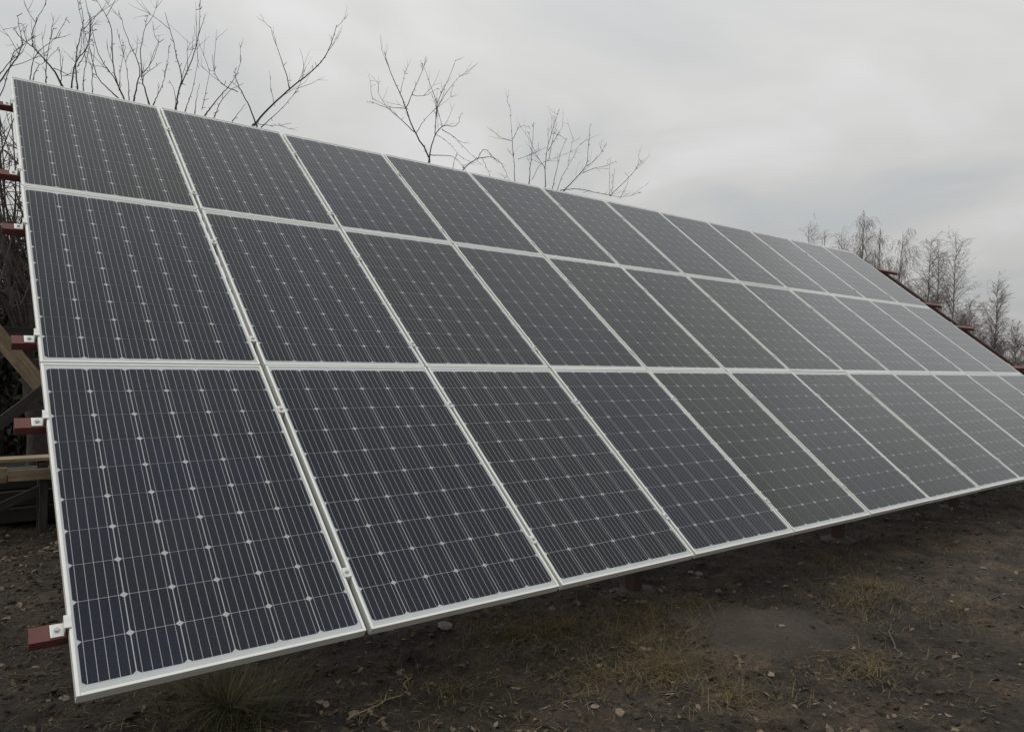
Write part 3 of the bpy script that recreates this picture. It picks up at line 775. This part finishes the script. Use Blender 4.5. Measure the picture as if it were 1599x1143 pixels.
# ---------------------------------------------------------------- birches beyond the far end
def birch(label, px, top, dist, seed, weep=0.5, wide=0.16, dens=1.0, group='bare birches beyond the far end', name='birch_tree', start=0.22, trunk_r=0.075):
    rr = random.Random(seed)
    r_ = ray(px, 560); hd = math.hypot(r_[0], r_[1]); s_ = dist / hd
    x, y = CAM[0] + r_[0] * s_, CAM[1] + r_[1] * s_
    g = height(x, y)
    rt = ray(px, top); H = CAM[2] + rt[2] * (dist / math.hypot(rt[0], rt[1])) - g
    t_ = empty(name, (x, y, g)); tag(t_, label, 'tree', group)
    tk = MB(); tw = MB()
    n_ = 12; pl = [Vector((0, 0, -.15))]; lean = Vector((rr.gauss(0, .02), rr.gauss(0, .02), 0)); q = Vector((0, 0, 0))
    for i in range(1, n_ + 1):
        q = q + Vector((lean.x, lean.y, 1)) * (H / n_) + Vector((rr.gauss(0, .035), rr.gauss(0, .035), 0)); pl.append(q.copy())
    rad = [0.72 * trunk_r * H / 9 * (1 - .93 * i / n_) + .006 for i in range(n_ + 1)]
    tk.tube(pl, rad, 7)
    def along(tt_):
        f_ = tt_ * n_; i = min(n_ - 1, int(f_)); return pl[i].lerp(pl[i + 1], f_ - i), rad[i]
    nb = int(60 * dens)
    for k in range(nb):
        tt_ = start + (0.97 - start) * ((k + rr.random()) / nb) ** 1.15
        p, r0 = along(tt_); a = rr.uniform(0, 6.283)
        L = H * wide * (1.32 - tt_) * rr.uniform(.6, 1.25) * (1.2 if tt_ > .35 else .8)
        d = Vector((math.cos(a) * .62, math.sin(a) * .62, .78)).normalized()
        pts = [p]; qq = p.copy(); m_ = 5
        for i in range(m_):
            d = (d + Vector((rr.gauss(0, .10), rr.gauss(0, .10), .05 - weep * .16 * i))).normalized()
            qq = qq + d * (L / m_); pts.append(qq.copy())
        rb = min(r0 * .42, .013) + .003
        tk.tube(pts, [rb * (1 - .7 * i / m_) for i in range(m_ + 1)], 4, 0)
        for j in range(int((30 - 24 * tt_) * (0.6 + 0.5 * dens))):
            i = rr.randint(1, m_); b0 = pts[i].lerp(pts[i - 1], rr.random())
            dd = (d * .6 + Vector((rr.gauss(0, .5), rr.gauss(0, .5), rr.gauss(.35 - weep, .35)))).normalized()
            l = L * rr.uniform(.18, .45) + .15
            q2 = b0.copy(); tp = [b0]
            for i2 in range(3):
                dd = (dd + Vector((rr.gauss(0, .12), rr.gauss(0, .12), -.28 * weep))).normalized(); q2 = q2 + dd * l / 3; tp.append(q2.copy())
            tw.tube(tp, [.0046, .0040, .0034, .0026], 3, 0, False)
            for _ in range(2):
                c_ = tp[rr.randint(1, 2)]; e_ = c_ + (dd + Vector((rr.gauss(0, .5), rr.gauss(0, .5), rr.gauss(.1 - weep * .5, .3)))).normalized() * l * .5
                tw.tube([c_, e_], [.0034, .0024], 3, 0, False)
    tk.build('trunk', mat_bbark, t_, True); tag(tw.build('twigs', mat_btwig, t_), kind='stuff')
B_ = [('rounded bare birch at the top end of the panel ridge, shortest there', 1258, 350, 55, .25, .20, .9),
      ('slim bare birch between the rounded birch and the weeping one', 1288, 362, 57, .25, .17, .7),
      ('bushy birch leaning against the tall weeping birch', 1312, 362, 52, .6, .24, 1.1),
      ('tall dense weeping birch over the last top-row panel', 1340, 333, 50, 1.1, .22, 1.6),
      ('drooping birch just beyond the tall weeping birch', 1366, 357, 51, 1.0, .20, 1.15),
      ('weeping birch above the upper protruding rail', 1402, 362, 53, 1.0, .22, 1.2),
      ('thin straight birch, first of three slender ones', 1440, 374, 52, .3, .20, .95),
      ('thin straight birch, middle of three slender ones', 1465, 376, 54, .3, .18, .85),
      ('thin straight birch, tallest of three slender ones', 1489, 372, 52, .3, .22, 1.0),
      ('dense reddish young birch under the three slender ones', 1517, 470, 48, .3, .3, 0.95),
      ('lone bare birch standing beyond the dense young one', 1552, 437, 50, .2, .20, .9),
      ('small bare sapling at the field edge', 1586, 508, 46, .2, .26, .8),
      ('bare birch farther along the field edge past the sapling', 1650, 470, 55, .3, .2, .9),
      ('twiggy birch at the end of the field edge row', 1720, 440, 58, .5, .2, .9)]
for i, (lb, px, tp, ds, wp, wd, dn) in enumerate(B_):
    birch(lb, px, tp, ds, 100 + i, wp, wd, dn, start=0.10 if tp > 465 else 0.2)
for i, (px, tp, ds) in enumerate([(1535, 520, 47), (1562, 530, 50), (1496, 500, 50), (1600, 535, 52), (1470, 480, 56), (1425, 455, 57), (1625, 530, 54)]):
    birch(['leafless shrub at the foot of the dense young birch', 'leafless shrub at the foot of the lone birch', 'leafless shrub below the tallest slender birch', 'leafless shrub next to the field edge sapling', 'leafless shrub below the middle slender birch', 'leafless shrub below the first slender birch', 'outermost leafless shrub along the field edge'][i], px, tp, ds, 200 + i, .1, .42, 0.55, 'shrubs among the birches', 'shrub', 0.03, .04)

# ---------------------------------------------------------------- litter, grass, sticks
rg = random.Random(99)
def keep(x, y):                                    # sparse on the mound
    q = math.hypot((x - MOUND.x) / 0.55, (y - MOUND.y) / 0.42)
    return q > 0.95 or rg.random() < 0.25
def dens(x, y): return 0.5 + 0.9 * mn.noise((x * 0.9, y * 0.9, 7.7))
def pick():
    while True:
        # more near the camera
        x = rg.uniform(-2.2, 11.0); y = rg.uniform(-2.0, 4.5)
        if rg.random() < 1.2 / (1 + 0.25 * (x + 0.3) ** 1.2 if x > -0.3 else 1.2) and keep(x, y): return x, y
lf = MB()
cnt = 0
while cnt < 15000:
    x, y = pick()
    if rg.random() > dens(x, y) + .15: continue
    cnt += 1
    z = height(x, y) + .006
    s = .007 + .022 * rg.random() ** 1.7; a = rg.uniform(0, 6.283); curl = rg.uniform(-.5, .8)
    ux, uy = math.cos(a), math.sin(a); tl = rg.gauss(0, .35)
    c_ = Vector((x, y, z)); u_ = Vector((ux, uy, tl)).normalized(); v_ = Vector((-uy, ux, rg.gauss(0, .35))).normalized(); w_ = u_.cross(v_)
    wd = s * rg.uniform(.25, .75); sk1 = rg.uniform(.4, 1.2); sk2 = rg.uniform(.4, 1.2)
    P0 = c_ - u_ * s; P1 = c_ + u_ * s
    Q = [c_ - u_ * s * .35 + v_ * wd + w_ * wd * curl, c_ + u_ * s * .4 + v_ * wd * sk1 + w_ * wd * curl]
    Q2 = [c_ - u_ * s * .35 - v_ * wd + w_ * wd * curl, c_ + u_ * s * .4 - v_ * wd * sk2 + w_ * wd * curl]
    b0 = len(lf.v); lf.v += [tuple(p) for p in (P0, Q[0], Q[1], P1, Q2[1], Q2[0])]
    lf.f += [[b0, b0 + 1, b0 + 2, b0 + 3], [b0, b0 + 3, b0 + 4, b0 + 5]]; lf.m += [0, 0]
o = lf.build('leaf_litter', mat_leaf); tag(o, 'brown withered leaves scattered over the mud', 'leaves', None, 'stuff')

def blade(m, p, h, lean, a, wdt, droop):
    d = Vector((math.cos(a), math.sin(a), 0)); sd_ = Vector((-d.y, d.x, 0)) * wdt
    p1 = p + Vector((0, 0, h * .5)) + d * lean * h * .35
    p2 = p + Vector((0, 0, h * (.9 - droop * .5))) + d * lean * h
    b0 = len(m.v)
    m.v += [tuple(p - sd_), tuple(p + sd_), tuple(p1 + sd_ * .8), tuple(p1 - sd_ * .8), tuple(p2)]
    m.f += [[b0, b0 + 1, b0 + 2, b0 + 3], [b0 + 3, b0 + 2, b0 + 4]]; m.m += [0, 0]
dg = MB()
def patch(px, py, rad, n, hmin, hmax, mb, asp=0.75):
    c_ = on_ground(px, py)
    for _ in range(n):
        q = abs(rg.gauss(0, .5)); a = rg.uniform(0, 6.283)
        x = c_.x + math.cos(a) * rad * q; y = c_.y + math.sin(a) * rad * q * asp
        blade(mb, Vector((x, y, height(x, y) - .005)), rg.uniform(hmin, hmax), rg.uniform(.6, 2.8), rg.uniform(0, 6.283), rg.uniform(.0006, .0014), rg.random())
for px, py, rad, n in [(1030, 1045, .30, 900), (1000, 1010, .45, 500), (865, 985, .40, 900), (800, 1000, .4, 500), (1000, 975, .45, 700), (1360, 915, .45, 800), (1330, 940, .5, 500), (1140, 1090, .4, 350), (1300, 870, .5, 400), (1360, 1050, .4, 350), (1090, 950, .3, 300), (930, 1060, .5, 450), (1500, 950, .6, 350), (700, 1080, .5, 300), (1480, 850, .6, 400)]:
    patch(px, py, rad * 1.25, int(n * 1.5), .02, .075, dg)
for _ in range(15000):
    x, y = pick()
    if rg.random() > dens(x + 3, y) + .05: continue
    blade(dg, Vector((x, y, height(x, y) - .004)), rg.uniform(.012, .045), rg.uniform(.8, 3.2), rg.uniform(0, 6.283), rg.uniform(.0006, .0014), rg.random())
o = dg.build('dry_grass', mat_dry); tag(o, 'straw-coloured dry grass in patches on the mud', 'grass', None, 'stuff')
ds = MB()
for _ in range(42000):
    x, y = pick()
    if rg.random() > dens(x - 5, y + 2) + .25: continue
    z = height(x, y) + rg.uniform(.001, .010); a = rg.uniform(0, 6.283); L = rg.uniform(.015, .085); wv = rg.uniform(.0008, .0024)
    d = Vector((math.cos(a), math.sin(a), rg.gauss(0, .25))); sd_ = Vector((-d.y, d.x, 0)) * wv
    p0 = Vector((x, y, z)); p1 = p0 + d * L * .5 + Vector((0, 0, rg.uniform(0, .006))); p2 = p0 + d * L + Vector((rg.gauss(0, .006), rg.gauss(0, .006), -.003))
    b0 = len(ds.v); ds.v += [tuple(p0 - sd_), tuple(p0 + sd_), tuple(p1 + sd_), tuple(p1 - sd_), tuple(p2)]
    ds.f += [[b0, b0 + 1, b0 + 2, b0 + 3], [b0 + 3, b0 + 2, b0 + 4]]; ds.m += [0, 0]
o = ds.build('dead_straw', mat_straw); tag(o, 'flattened dead brown straw matted into the mud', 'straw', None, 'stuff')
gg = MB()
for _ in range(2200):
    x, y = pick()
    if dens(x + 9, y - 4) < .62: continue
    blade(gg, Vector((x, y, height(x, y) - .004)), rg.uniform(.02, .06), rg.uniform(.3, 1.3), rg.uniform(0, 6.283), rg.uniform(.001, .002), rg.random())
o = gg.build('green_grass', mat_green); tag(o, 'short dull green grass sprouting here and there from the mud', 'grass', None, 'stuff')
def tuft(label, px, py, rad, n, hm):
    c_ = on_ground(px, py); g = height(c_.x, c_.y)
    m = MB()
    for _ in range(n):
        q = min(.9, abs(rg.gauss(0, .5))); a = rg.uniform(0, 6.283)
        x = math.cos(a) * rad * q; y = math.sin(a) * rad * q
        h = hm * rg.uniform(.5, 1.1)
        d = Vector((math.cos(a + rg.gauss(0, .6)), math.sin(a + rg.gauss(0, .6)), 0)); sd_ = Vector((-d.y, d.x, 0)) * rg.uniform(.0014, .0028)
        p = Vector((x, y, height(c_.x + x, c_.y + y) - g - .006)); ln = rg.uniform(.4, 1.5)
        b0 = len(m.v); K = 4
        for k in range(K + 1):
            f_ = k / K; q_ = p + Vector((0, 0, h * (f_ - .42 * ln * f_ * f_ * f_))) + d * (ln * h * f_ * f_)
            s_ = sd_ * (1 - f_ * .9); m.v += [tuple(q_ - s_), tuple(q_ + s_)]
        for k in range(K): m.f.append([b0 + 2 * k, b0 + 2 * k + 1, b0 + 2 * k + 3, b0 + 2 * k + 2]); m.m.append(0)
    o = m.build('grass_tuft', mat_green); o.location = (c_.x, c_.y, g)
    tag(o, label, 'grass tuft')
tuft('large dull green grass tuft under the lower edge of the first panel', 355, 1112, .34, 900, .20)
tuft('small green grass tuft near the plank bench legs', 30, 790, .22, 160, .14)

def stick(label, px, py, L, r, ang, seed, mat):
    rr = random.Random(seed); c_ = on_ground(px, py); g = height(c_.x, c_.y)
    pts = []; d = Vector((math.cos(ang), math.sin(ang), 0)); s_ = Vector((-d.y, d.x, 0)); off = 0
    for i in range(9):
        off += rr.gauss(0, .012); q = d * (L * (i / 8 - .5)) + s_ * off
        pts.append(Vector((q.x, q.y, height(c_.x + q.x, c_.y + q.y) - g + r * 1.1 + abs(rr.gauss(0, .004)))))
    m = MB(); m.tube(pts, [r * (1 - .5 * i / 8) for i in range(9)], 6)
    e_ = pts[5] + (d + s_ * .8).normalized() * L * .2; m.tube([pts[5], e_ + Vector((0, 0, .01))], [r * .6, r * .3], 5)
    o = m.build('stick', mat, None, True); o.location = (c_.x, c_.y, g); tag(o, label, 'stick')
stick('thin pale stick lying by the green grass tuft', 590, 1110, .30, .004, .25, 1, mat_plank)
stick('short pale stick pointing at the second panel', 645, 1070, .16, .004, 1.1, 2, mat_plank)
stick('thin curved stick on the mud beyond the earth mound', 1400, 1000, .5, .005, .5, 3, mat_greywood)
stick('forked grey twig lying between the straw patches and the array', 1310, 900, .35, .004, -.6, 4, mat_greywood)
sk = MB()
for _ in range(900):
    x, y = pick(); a = rg.uniform(0, 6.283); L = rg.uniform(.02, .11); r = rg.uniform(.0008, .0022)
    p = [Vector((x + math.cos(a) * L * f_ + rg.gauss(0, .004), y + math.sin(a) * L * f_ + rg.gauss(0, .004), 0)) for f_ in (-.5, 0, .5)]
    for q in p: q.z = height(q.x, q.y) + r + .002
    sk.tube(p, [r, r, r * .6], 4)
o = sk.build('twig_litter', mat_stick); tag(o, 'tiny broken twigs strewn over the mud', 'twigs', None, 'stuff')

def rock(m, c_, s, rr):
    b0 = len(m.v); n_ = 7
    jx, jy, jz = rr.uniform(.7, 1.3), rr.uniform(.7, 1.3), rr.uniform(.45, .8)
    rows = [(-.5, .6), (.0, 1.0), (.55, .75)]
    for zz, q in rows:
        for k in range(n_):
            th = 6.283 * k / n_; f_ = q * rr.uniform(.8, 1.2)
            m.v.append((c_[0] + math.cos(th) * s * f_ * jx, c_[1] + math.sin(th) * s * f_ * jy, c_[2] + zz * s * jz))
    m.v.append((c_[0], c_[1], c_[2] + s * jz * .85)); t0 = len(m.v) - 1
    for l in range(2):
        for k in range(n_):
            k2 = (k + 1) % n_; m.f.append([b0 + l * n_ + k, b0 + l * n_ + k2, b0 + (l + 1) * n_ + k2, b0 + (l + 1) * n_ + k]); m.m.append(0)
    for k in range(n_): m.f.append([b0 + 2 * n_ + k, b0 + 2 * n_ + (k + 1) % n_, t0]); m.m.append(0)
cl = MB()
for _ in range(9000):
    x, y = pick(); s = .003 + .017 * rg.random() ** 2.2
    rock(cl, (x, y, height(x, y) + s * .15), s, rg)
o = cl.build('soil_clods', mat_clod, None, False); tag(o, 'crumbs and clods of dark soil over the ground', 'soil', None, 'stuff')
for lb, px, py, s in [('pale grey stone beside the earth mound, larger of a close pair', 1092, 893, .030), ('pale grey stone beside the earth mound, smaller of a close pair', 1079, 892, .024),
                      ('lone pale pebble near the first straw patch', 905, 946, .016), ('flat grey stone lying under the second panel', 695, 988, .055), ('light stone by the lowest rail end', 100, 1085, .022)]:
    m = MB(); rock(m, (0, 0, 0), s, rg); c_ = on_ground(px, py)
    o = m.build('stone', mat_stone, None, False); o.location = (c_.x, c_.y, height(c_.x, c_.y) + s * .2); tag(o, lb, 'stone')
